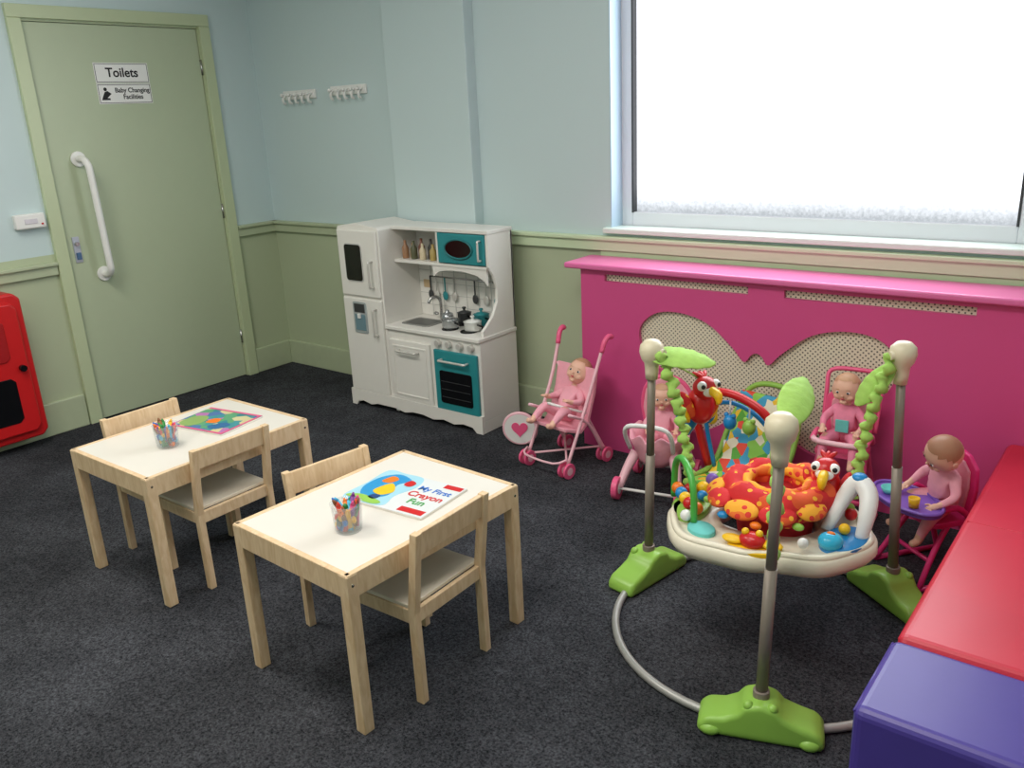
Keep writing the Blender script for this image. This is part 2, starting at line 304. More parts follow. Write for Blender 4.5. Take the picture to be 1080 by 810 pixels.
# ------------------------------------------------------------------ radiator cover
g=grp('radiator_cover')
cv=bpy.data.curves.new('front_panel','CURVE'); cv.dimensions='2D'; cv.fill_mode='BOTH'; cv.extrude=.009; cv.bevel_depth=.0
def spl(pts):
    s=cv.splines.new('POLY'); s.points.add(len(pts)-1)
    for i,q in enumerate(pts): s.points[i].co=(q[0],q[1],0,1)
    s.use_cyclic_u=True
PX0=-2.04
spl([(PX0,0),(XR-.01,0),(XR-.01,.815),(PX0,.815)])
half=[(.022,.528),(.05,.498),(.10,.55),(.21,.635),(.34,.665),(.45,.645),(.515,.57),(.485,.46),(.40,.40),(.43,.32),(.385,.22),(.27,.165),(.15,.21),(.06,.30)]
cx=-1.237
full=[(0,.538)]+half+[(0,.29)]+[(-a,b) for a,b in half[::-1]]
spl([(cx+v.x,v.y) for v in smooth([(a,b,0) for a,b in full],6,True)])
spl([(-1.92,.765),(-1.28,.765),(-1.28,.795),(-1.92,.795)]); spl([(-1.14,.765),(-.50,.765),(-.50,.795),(-1.14,.795)]); spl([(-.36,.765),(.28,.765),(.28,.795),(-.36,.795)])
co=bpy.data.objects.new('tmp',cv); bpy.context.collection.objects.link(co)
dg=bpy.context.evaluated_depsgraph_get(); me=bpy.data.meshes.new_from_object(co.evaluated_get(dg)); bpy.data.objects.remove(co)
me.materials.clear(); me.materials.append(PINKC); o=bpy.data.objects.new('front_panel',me); link(o,g); o.location=(0,3.045,0); o.rotation_euler=(math.pi/2,0,0)
m,nt,b=newmat('perforated_metal_sheet');N=nt.nodes;L=nt.links
tc=N.new('ShaderNodeTexCoord'); mp=N.new('ShaderNodeMapping'); mp.inputs['Scale'].default_value=(75,75,75); mp.inputs['Rotation'].default_value=(0,math.pi/4,0)
fr=N.new('ShaderNodeVectorMath'); fr.operation='FRACTION'; sb=N.new('ShaderNodeVectorMath'); sb.operation='SUBTRACT'; sb.inputs[1].default_value=(.5,.5,.5)
ml=N.new('ShaderNodeVectorMath'); ml.operation='MULTIPLY'; ml.inputs[1].default_value=(1,0,1); ln=N.new('ShaderNodeVectorMath'); ln.operation='LENGTH'
lt=N.new('ShaderNodeMath'); lt.operation='LESS_THAN'; lt.inputs[1].default_value=.24
mx=N.new('ShaderNodeMix'); mx.data_type='RGBA'; mx.inputs[6].default_value=lin('#e6dec8'); mx.inputs[7].default_value=lin('#5a5446')
L.new(tc.outputs['Object'],mp.inputs[0]);L.new(mp.outputs[0],fr.inputs[0]);L.new(fr.outputs[0],sb.inputs[0]);L.new(sb.outputs[0],ml.inputs[0]);L.new(ml.outputs[0],ln.inputs[0]);L.new(ln.outputs['Value'],lt.inputs[0]);L.new(lt.outputs[0],mx.inputs[0]);L.new(mx.outputs[2],b.inputs['Base Color']);b.inputs['Roughness'].default_value=.5
bx('perforated_sheet',g,PX0+.05,XR-.05,3.056,3.059,.03,.81,m,0)
bx('end_panel',g,PX0,PX0+.018,3.055,YB-.022,0,.815,PINKC,.001)
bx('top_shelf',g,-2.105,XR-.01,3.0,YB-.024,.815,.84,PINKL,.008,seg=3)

# ------------------------------------------------------------------ benches
g=grp('red_soft_bench'); bx('pad',g,-.36,.72,1.715,3.025,.02,.36,REDV,.02,seg=4); bx('base',g,-.34,.70,1.73,3.0,0,.03,BLACK,.002)
tube('seam',g,[(-.357,1.73,.345),(-.357,3.01,.345)],.003,REDV,n=6)
tube('cross_seam',g,[(-.35,2.36,.3595),(.7,2.36,.3595)],.002,REDV,n=6)
g=grp('purple_soft_block'); bx('pad',g,-.365,.72,1.43,1.708,.02,.362,PURV,.02,seg=4); bx('base',g,-.34,.70,1.45,1.69,0,.03,BLACK,.002)
tube('seam',g,[(-.362,1.44,.35),(-.362,1.70,.35)],.003,PURV,n=6)

# ------------------------------------------------------------------ tables & chairs
def table(x,y,a):
    g=grp('childrens_table',(x,y,0),a); X,Y=.315,.24;t=.033
    for i,(sx,sy) in enumerate(((-1,-1),(1,-1),(1,1),(-1,1))):
        cx=sx*(X-t/2);cy=sy*(Y-t/2); bx('leg_%d'%(i+1),g,cx-t/2,cx+t/2,cy-t/2,cy+t/2,0,.448,PINE,.003)
    bx('apron_1',g,-X+.004,X-.004,-Y+.001,-Y+.018,.385,.450,PINE,.002); bx('apron_2',g,-X+.004,X-.004,Y-.018,Y-.001,.385,.450,PINE,.002)
    bx('apron_3',g,-X+.001,-X+.018,-Y+.004,Y-.004,.385,.450,PINE,.002); bx('apron_4',g,X-.018,X-.001,-Y+.004,Y-.004,.385,.450,PINE,.002)
    bx('top_panel',g,-X+.014,X-.014,-Y+.014,Y-.014,.437,.449,PANEL,.001)
    for sx in (-1,1):
        for sy in (-1,1): cyl('screw_cap',g,(sx*(X-.016),sy*(Y-.0005),.42),(sx*(X-.016),sy*(Y+.0008),.42),.004,CHROME)
def chair(x,y,a):
    g=grp('childrens_chair',(x,y,0),a); w=.135;t=.022
    for i,s in enumerate((-1,1)):
        prism('back_leg_%d'%(i+1),g,[(.105,0),(.13,0),(.128,.27),(.157,.50),(.134,.50),(.103,.27)],s*w-t/2,s*w+t/2,PINE,'yz',.002)
        bx('front_leg_%d'%(i+1),g,s*w-t/2,s*w+t/2,-.128,-.103,0,.275,PINE,.002)
        bx('side_rail_%d'%(i+1),g,s*w-.008,s*w+.008,-.105,.11,.235,.275,PINE,.002)
    bx('front_rail',g,-w+.01,w-.01,-.124,-.108,.235,.275,PINE,.002); bx('rear_rail',g,-w+.01,w-.01,.108,.122,.235,.275,PINE,.002)
    bx('seat',g,-w-.004,w+.004,-.132,.106,.275,.286,M('chair_seat_laminate','#ddd3c0',.4,var=.02),.002)
    bx('back_slat',g,-w+.009,w-.009,.132,.146,.43,.498,PINE,.003,rot=(-.12,0,0))
table(-2.636,1.469,1.5806); table(-1.655,1.437,1.5344)
chair(-2.508,1.445,-math.pi/2); chair(-2.775,1.44,math.pi/2); chair(-1.522,1.425,math.radians(-88)); chair(-1.80,1.475,math.radians(82))
def jar(x,y,s):
    g=grp('crayon_jar',(x,y,.4495)); random.seed(s)
    gl=M('clear_plastic','#dfe8ea',.08,alpha=.2,var=0)
    lathe('jar',g,[(0,0),(.034,0),(.036,.004),(.041,.075),(.043,.078),(.039,.078),(.034,.006),(0,.004)],gl)
    cols=['#e0402a','#2b6fc0','#f0b92c','#2e8a3f','#7a3a90','#ef7a2a','#3a3a3a','#d94f8a','#4fb5d8','#8a5a34']
    for i in range(26):
        a=random.random()*6.28; r0=random.random()*.022; b=random.random()*6.28; l=.07+random.random()*.025
        A=Vector((r0*math.cos(a),r0*math.sin(a),.006)); B=Vector((.034*math.cos(b),.034*math.sin(b),l))
        c=M('crayon_'+cols[i%10],cols[i%10],.5); cyl('crayon_%d'%i,g,A,A+(B-A)*.88,.0065,c,n=8); cyl('crayon_tip_%d'%i,g,A+(B-A)*.88,B,.0065,c,r2=.002,n=8)
    for i in range(34):
        a=random.random()*6.28; r0=.014+random.random()*.016; z=.012+random.random()*.05
        c=M('crayon_'+cols[(i*3)%10],cols[(i*3)%10],.5); sph('chalk_%d'%i,g,(r0*math.cos(a),r0*math.sin(a),z),(.008,.007,.011),c,u=8,v=6)
jar(-2.60,1.357,1); jar(-1.608,1.283,5)
def blob(name,g,pts,z,mat,k=5): 
    q=[(v.x,v.y) for v in smooth([(a,b,0) for a,b in pts],k,True)]
    prism(name,g,q,z,z+.0006,mat,'xy',bevel=0)
g=grp('colouring_book',(-2.665,1.585,.4495),math.radians(10))
bx('pages',g,-.13,.13,-.10,.10,0,.006,M('paper','#e8e4da',.7),.001); bx('cover',g,-.13,.13,-.10,.10,.006,.0072,patches('printed_map_cover',['#2f7f86','#3f8a90','#5a9a70','#4a6fa0','#b070a8','#c8c090'],24),0)
blob('picture_1',g,[(-.11,-.07),(-.05,-.08),(-.03,-.03),(-.06,.02),(-.11,0)],.0072,M('ink_green','#8aa860',.5)); blob('picture_2',g,[(.02,-.06),(.07,-.07),(.09,-.02),(.05,-.01)],.0072,M('ink_navy','#2f6494',.5)); blob('picture_5',g,[(-.02,-.03),(.02,-.02),(.01,.015),(-.02,.01)],.0072,ORANGE)
boxes('cover_border',g,[(-.13,.13,.088,.10,.0072,.0078),(-.13,.13,-.10,-.09,.0072,.0078),(.12,.13,-.089,.087,.0072,.0078)],M('cover_pink','#d85a86',.4))
g=grp('crayon_book',(-1.635,1.515,.4495),math.radians(5))
bx('pages',g,-.145,.145,-.105,.105,0,.006,M('paper','#e8e4da',.7),.001); bx('cover',g,-.145,.145,-.105,.105,.006,.0072,M('cover_white','#d8dcdc',.4,var=.01),0)
blob('picture_sky',g,[(-.143,-.10),(-.06,-.103),(.0,-.09),(-.01,-.03),(.01,.04),(-.01,.10),(-.08,.103),(-.143,.10),(-.144,0)],.0072,M('ink_pale_blue','#9fd0e0',.5))
blob('picture_blue',g,[(-.135,-.02),(-.10,-.07),(-.05,-.06),(-.03,-.03),(-.05,.03),(-.03,.07),(-.09,.09),(-.13,.05)],.0078,M('ink_cyan','#2a90c8',.5)); blob('picture_yellow',g,[(-.09,-.03),(-.05,-.045),(-.03,-.01),(-.07,.03)],.0084,YEL); blob('picture_green',g,[(-.14,-.09),(-.04,-.1),(-.02,-.08),(-.10,-.065)],.0084,LIME); blob('picture_orange',g,[(-.11,.03),(-.08,.03),(-.07,.06),(-.10,.07)],.0084,ORANGE); blob('picture_red',g,[(-.035,.04),(-.01,.035),(-.005,.06),(-.03,.07)],.0084,REDM); blob('picture_dark',g,[(-.075,-.07),(-.05,-.075),(-.045,-.05),(-.07,-.05)],.0084,M('ink_navy2','#24467a',.5))
text('title',g,'My First',.034,(.075,.045,.0076),(0,0,0),M('ink_blue','#2d6cc0',.5),bold=True); text('title_2',g,'Crayon',.040,(.072,.005,.0076),(0,0,0),REDM,bold=True); text('title_3',g,'Fun',.040,(.072,-.035,.0076),(0,0,0),M('ink_green2','#3a9a48',.5),bold=True)
boxes('red_banner',g,[(.05,.135,-.095,-.07,.0072,.0078)],REDM); boxes('red_banner_2',g,[(.08,.14,.075,.098,.0072,.0078)],REDM)

# ------------------------------------------------------------------ toy kitchen
K=grp('toy_kitchen',(-3.435,2.885,0)); D=.275; W=.925
prism('fridge_body',K,[(0,.06),(.305,.06),(.305,.945),(.29,.957),(.24,.963),(.15,.975),(.06,.963),(.01,.957),(0,.945)],0,D,WHITEK,bevel=.003)
bx('fridge_door_upper',K,.012,.295,-.014,0,.605,.94,WHITEK,.005); bx('fridge_door_lower',K,.012,.295,-.014,0,.09,.592,WHITEK,.005)
def rr(x0,x1,z0,z1,r=.015,n=5):
    o=[]
    for cx,cz,a0 in ((x1-r,z1-r,0),(x0+r,z1-r,90),(x0+r,z0+r,180),(x1-r,z0+r,270)):
        for i in range(n+1):
            a=math.radians(a0+90*i/n); o.append((cx+r*math.cos(a),cz+r*math.sin(a)))
    return o
prism('chalkboard_frame',K,rr(.06,.19,.68,.875,.02),-.018,-.014,M('frame_grey','#c8c8c4',.4),bevel=.001); prism('chalkboard',K,rr(.066,.184,.686,.869,.015),-.020,-.017,BLACK,bevel=0)
def handle(n,g,a,b,out=.028,mat=CHROME,r=.006):
    a=Vector(a);b=Vector(b);o=Vector((0,-out,0)); tube(n,g,[a,a+o*.9,a+o+(b-a)*.08,b+o-(b-a)*.08,b+o*.9,b],r,mat,n=8,k=3)
HM=M('handle_silver','#d6d4ce',.3,.3)
handle('fridge_handle_upper',K,(.255,-.014,.66),(.255,-.014,.79),mat=HM); handle('fridge_handle_lower',K,(.255,-.014,.41),(.255,-.014,.545),mat=HM)
prism('dispenser_frame',K,rr(.085,.185,.41,.575,.012),-.019,-.014,M('dispenser_silver','#b9c2c6',.3,.4),bevel=.001); bx('dispenser_recess',K,.097,.173,-.021,-.018,.425,.51,M('dispenser_blue','#6d8c98',.3),.002); bx('dispenser_panel',K,.097,.173,-.022,-.018,.52,.565,DGREY,.001); bx('dispenser_tap',K,.125,.145,-.03,-.02,.49,.515,WHITEP,.002)
bx('cabinet_carcass',K,.306,W,0,D,.06,.452,WHITEK,.003); bx('worktop',K,.306,W+.006,-.015,D,.452,.472,WHITEK,.004)
bx('cabinet_door',K,.33,.605,-.014,0,.09,.405,WHITEK,.004); boxes('cabinet_door_moulding',K,[(.352,.583,-.018,-.014,.37,.378),(.352,.583,-.018,-.014,.115,.123),(.352,.36,-.018,-.014,.124,.369),(.575,.583,-.018,-.014,.124,.369)],WHITEK,.001)
handle('cabinet_handle',K,(.40,-.014,.355),(.53,-.014,.355),mat=HM)
bx('oven_door',K,.635,.91,-.016,0,.075,.39,TEAL,.005); prism('oven_window',K,rr(.67,.875,.125,.29,.012),-.020,-.015,BLACK,bevel=.001); handle('oven_handle',K,(.69,-.016,.345),(.855,-.016,.345),mat=HM)
for i in range(3):
    boxes('oven_rack_%d'%i,K,[(.68,.865,-.0215,-.02,.155+.04*i,.158+.04*i)],DGREY)
for i in range(4):
    x=.665+i*.07; cyl('control_knob_%d'%(i+1),K,(x,0,.422),(x,-.022,.422),.016,HM,n=18,bevel=.002)
sk=[(0,.09),(0,.0),(.035,.0),(.05,.022),(.09,.03),(.15,.018),(.2,.03),(.26,.03),(.33,.03),(.40,.018),(.46,.03),(.53,.03),(.60,.018),(.67,.03),(.74,.018),(.80,.03),(.86,.024),(.885,0),(W,0),(W,.09)]
prism('scalloped_skirt',K,sk,-.016,-.001,WHITEK,bevel=.001); boxes('feet',K,[(0,.02,0,D,0,.06),(W-.02,W,0,D,0,.06),(.3,.32,.02,D,.0,.06)],WHITEK,.002)
bx('back_panel',K,.306,W,D-.012,D,.473,.939,WHITEK,.001)
prism('side_panel',K,[(D,.472),(D,.955),(.10,.955),(.095,.94),(.095,.79),(.13,.74),(.15,.68),(.145,.62),(.11,.56),(.06,.52),(.03,.50),(.028,.472)],W-.016,W,WHITEK,'yz',.002)
bx('hutch_top',K,.306,W+.004,.09,D+.001,.94,.958,WHITEK,.003); bx('hutch_shelf',K,.306,W-.016,.095,D,.775,.79,WHITEK,.002); bx('hutch_divider',K,.60,.612,.095,D,.79,.94,WHITEK,.001)
bx('microwave_door',K,.616,.908,.088,.10,.795,.937,TEAL,.004); 
q=[(.75+.085*math.cos(a),.866+.045*math.sin(a)) for a in [2*math.pi*i/28 for i in range(28)]]
prism('microwave_window',K,q,.083,.089,BLACK,bevel=.001); tube('microwave_window_rim',K,[(a,.084,b) for a,b in q],.005,M('teal_dark','#1f7478',.4),n=8,closed=True)
handle('microwave_handle',K,(.885,.088,.82),(.885,.088,.91),.02,HM,.005)
vb=[(.56,.776),(.905,.776),(.905,.70),(.89,.72),(.84,.745),(.76,.757),(.66,.757),(.60,.745),(.565,.72)]
prism('hood_valance',K,vb,.10,.112,WHITEK,bevel=.001)
tube('utensil_rail',K,[(.40,D-.03,.685),(.88,D-.03,.685)],.004,CHROME,n=8)
for i,(x,c) in enumerate(((.40,DGREY),(.44,HM),(.50,TEAL),(.56,HM),(.70,DGREY),(.77,HM),(.84,TEAL))):
    cyl('utensil_%d'%i,K,(x,D-.03,.685),(x,D-.03,.60),.004,c,n=8); sph('utensil_head_%d'%i,K,(x,D-.03,.59),(.018,.005,.024),c)
boxes('splashback_lines',K,[(.31,.90,D-.0135,D-.0125,z,z+.002) for z in (.53,.59,.65,.71)]+[(x,x+.002,D-.0142,D-.0127,.475,.77) for x in (.39,.47,.55,.63,.71,.79,.87)],M('grout_grey','#b5b8b4',.6))
bx('wall_sockets',K,.34,.39,D-.018,D-.012,.62,.66,M('beige_print','#cdb38c',.5),.001)
sinkm=M('sink_metal','#9a9b9a',.3,.7)
prism('sink_rim',K,rr(.355,.545,.05,.19,.02),.470,.476,sinkm,'xy',bevel=.001); prism('sink_bowl',K,rr(.37,.53,.065,.175,.018),.4755,.4765,M('sink_dark','#5c5f60',.35,.5),'xy',bevel=0)
tube('tap',K,[(.49,.215,.472),(.49,.215,.56),(.485,.20,.59),(.47,.17,.59),(.462,.155,.565)],.008,CHROME,n=10,k=4); sph('tap_handle_1',K,(.455,.215,.50),(.016,.01,.01),CHROME); sph('tap_handle_2',K,(.525,.215,.50),(.016,.01,.01),CHROME)
for i,(x,y) in enumerate(((.67,.08),(.79,.08),(.67,.19),(.80,.19))): lathe('burner_%d'%(i+1),K,[(0,.472),(.042,.472),(.042,.477),(.034,.479),(0,.479)],BLACK,loc=(x,y,0))
def pot(n,x,y,r,h,mat,lid=True):
    lathe(n,K,[(0,0),(r*.92,0),(r,.006),(r,h),(r+.003,h+.002),(r-.003,h),(r-.004,.006),(0,.004)],mat,loc=(x,y,.479))
    if lid: lathe(n+'_lid',K,[(r,0),(r*.7,.008),(.006,.012),(.006,.02),(.011,.024),(.009,.03),(0,.031)],mat,loc=(x,y,.479+h))
    cyl(n+'_handle',K,(x+r*.9,y-.01,.479+h*.75),(x+r+.045,y-.03,.479+h*.8),.005,BLACK,n=8)
pot('saucepan_1',.67,.085,.042,.038,M('pan_steel','#a5a7a8',.25,.6)); pot('saucepan_2',.80,.10,.042,.04,M('pan_white','#dfe0dc',.3)); pot('saucepan_3',.78,.19,.038,.055,TEAL); pot('saucepan_4',.665,.195,.034,.05,DGREY)
for i,(x,c,h) in enumerate(((.345,'#a0785a',.09),(.375,'#c0a27a',.075),(.405,'#5a5c44',.09),(.435,'#7a4a3a',.10),(.465,'#d6c8a8',.08),(.50,'#3c3834',.10),(.535,'#b09a5c',.08),(.57,'#6a5040',.09))):
    lathe('condiment_%d'%i,K,[(0,0),(.016,0),(.017,.005),(.017,h*.6),(.007,h*.78),(.007,h),(0,h)],M('bottle_'+c,c,.3),loc=(x,.14+.025*(i%2),.79))
lathe('kettle',K,[(0,0),(.03,0),(.034,.02),(.026,.05),(.008,.058),(.009,.066),(0,.068)],M('kettle_steel','#9fa3a6',.2,.8),loc=(.575,.17,.472))

# ------------------------------------------------------------------ dolls
def doll(parent,loc,rot,cloth,name='doll',hair=HAIR,head_rot=(0,0,0),s=1.0,cap=False):
    g=grp(name,loc); g.rotation_euler=rot; g.scale=(s,s,s)
    if parent is not None: g.parent=parent
    V=[];E=[];Rr=[]
    def v(x,y,z,r,par=None):
        V.append((x,y,z));Rr.append(r)
        if par is not None:E.append((par,len(V)-1))
        return len(V)-1
    pel=v(0,0,.03,.038); bel=v(0,-.006,.065,.04,pel); ch=v(0,0,.10,.034,bel); nk=v(0,0,.132,.017,ch); nk2=v(0,-.002,.15,.017,nk)
    hands=[];feet=[]
    for sx in (-1,1):
        sh=v(sx*.036,0,.115,.018,ch); el=v(sx*.068,-.018,.08,.0145,sh); wr=v(sx*.06,-.06,.065,.0095,el); pm=v(sx*.056,-.078,.062,.0085,wr); hands.append(Vector((sx*.056,-.082,.062)))
        for k,(ox,l) in enumerate(((-.0075,.014),(-.0025,.017),(.0025,.016),(.0075,.013))):
            a=v(sx*.056+ox,-.089,.062,.0030,pm); b=v(sx*.056+ox,-.089-l*.7,.056,.0026,a)
        t=v(sx*.056-sx*.012,-.082,.066,.003,pm); v(sx*.056-sx*.016,-.092,.066,.0026,t)
        hp=v(sx*.024,-.008,.022,.026,pel); kn=v(sx*.05,-.075,.028,.021,hp); an=v(sx*.05,-.105,-.03,.013,kn); he=v(sx*.05,-.112,-.05,.0125,an); v(sx*.052,-.138,-.05,.010,he); feet.append(Vector((sx*.05,-.122,-.05)))
    me=bpy.data.meshes.new('b'); me.from_pydata(V,E,[]); o=bpy.data.objects.new('b',me); bpy.context.collection.objects.link(o)
    md=o.modifiers.new('s','SKIN'); md.use_smooth_shade=True
    for i,x in enumerate(me.skin_vertices[0].data): x.radius=(Rr[i],Rr[i]); x.use_root=(i==0)
    s2=o.modifiers.new('ss','SUBSURF'); s2.levels=2
    dg=bpy.context.evaluated_depsgraph_get(); nm=bpy.data.meshes.new_from_object(o.evaluated_get(dg)); bpy.data.objects.remove(o)
    nm.materials.clear(); nm.materials.append(SKIN); nm.materials.append(cloth)
    for pl in nm.polygons:
        c=pl.center; pl.use_smooth=True
        skin=c.z>.138 or min((c-h).length for h in hands)<.027 or min((c-h).length for h in feet)<.026
        pl.material_index=0 if skin else 1
    b=bpy.data.objects.new('body',nm); link(b,g)
    hd=grp('head_pivot',(0,-.004,.155)); hd.rotation_euler=head_rot; hd.parent=g
    bm=bmesh.new(); bmesh.ops.create_uvsphere(bm,u_segments=28,v_segments=20,radius=1)
    for q in bm.verts:
        x,y,z=q.co; 
        cheek=math.exp(-((z+.35)**2)/.12)*(.10 if y<0 else 0)
        q.co=Vector((x*.046*(1+cheek-.08*max(0,-z-.4)),y*.048*(1+.05*(y>0)),z*.052))
        if y<-.5 and abs(z+.05)<.2: q.co.y+=.002
    h=finish('head',bm,SKIN,hd,smooth=True,loc=(0,0,.042))
    bm=bmesh.new(); bmesh.ops.create_uvsphere(bm,u_segments=24,v_segments=16,radius=1)
    bmesh.ops.delete(bm,geom=[q for q in bm.verts if q.co.z<.05+max(0,-q.co.y)*.75],context='VERTS')
    bmesh.ops.scale(bm,vec=(.0475,.0505,.0535),verts=bm.verts); finish('painted_hair',bm,hair,hd,smooth=True,loc=(0,.0,.042))
    for sx in (-1,1):
        sph('eye_white',hd,(sx*.017,-.0418,.040),(.0065,.004,.0045),EYEW,u=12,v=8); sph('iris',hd,(sx*.017,-.0447,.040),(.0038,.0022,.0040),EYE,u=10,v=8)
        sph('ear',hd,(sx*.046,.004,.036),(.005,.009,.012),SKIN,u=12,v=8); sph('cheek',hd,(sx*.020,-.034,.022),(.013,.009,.011),SKIN,u=14,v=10)
        tube('eyebrow',hd,[(sx*.011,-.0450,.051),(sx*.017,-.0460,.053),(sx*.024,-.0425,.051)],.0009,hair,n=6,k=3)
    sph('nose',hd,(0,-.0480,.030),(.0045,.005,.004),SKIN,u=12,v=8); sph('upper_lip',hd,(0,-.0455,.0185),(.0075,.003,.0018),LIP,u=12,v=8); sph('lower_lip',hd,(0,-.0445,.0155),(.0055,.003,.0022),LIP,u=12,v=8); sph('chin',hd,(0,-.037,.004),(.013,.009,.008),SKIN,u=12,v=8)
    return g

def wheel(parent,c,r,w,rim,hub,axis=(1,0,0)):
    a=Vector(axis).normalized()*w/2;c=Vector(c)
    cyl('tyre',parent,c-a,c+a,r,rim,n=24,bevel=.003); cyl('hub',parent,c-a*1.15,c+a*1.15,r*.5,hub,n=16,bevel=.001)

# ------------------------------------------------------------------ doll stroller
S=grp('doll_stroller',(-1.985,2.81,0),math.radians(-8)); hw=.115
for sx in (-1,1):
    tube('long_pole',S,[(sx*hw,-.125,.035),(sx*hw,.03,.33),(sx*hw*1.08,.10,.50),(sx*hw*1.12,.115,.545)],.0075,LPINK,n=8,k=4)
    tube('handle_grip',S,[(sx*hw*1.08,.10,.495),(sx*hw*1.12,.116,.54),(sx*hw*1.16,.14,.56),(sx*hw*1.18,.155,.552)],.011,PINKT,n=8,k=3)
    tube('cross_pole',S,[(sx*hw,.12,.035),(sx*hw*.98,.02,.20),(sx*hw,-.10,.27)],.007,LPINK,n=8,k=3)
    for y in (-.125,.12):
        for o in (-.016,.016): wheel(S,(sx*hw+o,y,.034),.034,.012,PINKT,LPINK)
        cyl('axle',S,(sx*hw-.02,y,.034),(sx*hw+.02,y,.034),.004,WHITEP,n=8)
tube('x_brace_1',S,[(-hw,-.12,.05),(hw,.115,.07)],.005,LPINK,n=8); tube('x_brace_2',S,[(hw,-.12,.05),(-hw,.115,.07)],.005,LPINK,n=8); tube('rear_x_1',S,[(-hw,.12,.06),(hw,.08,.42)],.005,LPINK,n=8); tube('rear_x_2',S,[(hw,.12,.06),(-hw,.08,.42)],.005,LPINK,n=8)
seatp=[(-.12,.20),(-.02,.165),(.03,.20),(.075,.32),(.095,.42),(.083,.425),(.06,.325),(.018,.215),(-.02,.182),(-.12,.215)]
prism('fabric_seat',S,seatp,-hw+.004,hw-.004,PINKF,'yz',bevel=.003)
tube('footrest',S,[(-hw,-.12,.08),(-hw*.7,-.17,.07),(hw*.7,-.17,.07),(hw,-.12,.08)],.005,LPINK,n=8,k=3)
tube('safety_strap',S,[(-hw*.8,.03,.24),(-.03,-.07,.285),(.03,-.07,.285),(hw*.8,.03,.24)],.006,WHITEP,n=8,k=3)
d=doll(S,(0,-.012,.20),(math.radians(-32),0,0),PINKF,name='doll',head_rot=(.15,.1,.2),s=1.12)
g=grp('toy_heart_mirror',(-2.275,2.86,0),math.radians(25))
ht=[]
for i in range(36):
    t=2*math.pi*i/36; ht.append((.0040*16*math.sin(t)**3,.075+.0042*(13*math.cos(t)-5*math.cos(2*t)-2*math.cos(3*t)-math.cos(4*t))))
disc=[(.075*math.cos(2*math.pi*i/36),.084+.073*math.sin(2*math.pi*i/36)) for i in range(36)]
prism('disc',g,disc,-.008,.008,WHITEP,bevel=.003); tube('rim',g,[(a,0,b) for a,b in disc],.009,LPINK,n=8,closed=True)
prism('heart',g,[(a*.6,.084+(b-.075)*.6) for a,b in ht],-.011,-.008,PINKT,bevel=.001)
cyl('stand',g,(-.0,.0,.01),(0,.055,.008),.008,LPINK)

# ------------------------------------------------------------------ pink doll walker / ride-on
Pm=grp('doll_ride_on_walker',(-1.52,2.79,0),math.radians(12))
bm=bmesh.new(); rings=[]; n=48
for (sx,sy,z) in ((.06,.08,.12),(.085,.105,.15),(.10,.12,.20),(.118,.135,.245),(.110,.127,.25),(.085,.105,.2),(.05,.08,.16)):
    rings.append([bm.verts.new((sx*math.cos(a)*(1+.04*math.cos(8*a)*(z>.19)),sy*math.sin(a)*(1+.04*math.cos(8*a)*(z>.19)),z-.012*(z>.23)*math.cos(8*a))) for a in [2*math.pi*j/n for j in range(n)]])
for A,B in zip(rings,rings[1:]):
    for j in range(n): bm.faces.new((A[j],A[(j+1)%n],B[(j+1)%n],B[j]))
bm.faces.new(rings[0]); bm.faces.new(rings[-1]); finish('scalloped_seat_tub',bm,PINKF,Pm,smooth=True)
bk=[(-.08,.20),(-.10,.30),(-.09,.38),(-.05,.425),(0,.435),(.05,.425),(.09,.38),(.10,.30),(.08,.20)]
prism('seat_backrest',Pm,bk,.10,.122,PINKF,bevel=.009,seg=3)
tube('backrest_trim',Pm,[(a,.111,b) for a,b in bk],.010,PINKT,n=8,k=3)
for sx in (-1,1):
    tube('front_leg',Pm,[(sx*.075,-.06,.17),(sx*.10,-.10,.11),(sx*.115,-.15,.05)],[.022,.018,.014],LPINK,n=10,k=3)
    tube('rear_leg',Pm,[(sx*.075,.06,.17),(sx*.10,.09,.11),(sx*.115,.12,.05)],[.022,.018,.014],LPINK,n=10,k=3)
    for y in (-.15,.12): wheel(Pm,(sx*.125,y,.045),.045,.024,PINKT,WHITEP)
tube('push_bar',Pm,[(-.085,-.10,.20),(-.09,-.15,.28),(-.06,-.17,.32),(.06,-.17,.32),(.09,-.15,.28),(.085,-.10,.20)],.009,WHITEP,n=8,k=4)
for y in (-.15,.12): cyl('axle',Pm,(-.12,y,.045),(.12,y,.045),.006,WHITEP,n=8)
doll(Pm,(0,.03,.19),(-.1,0,.3),PINKF,name='doll',head_rot=(.1,0,0),s=.95)

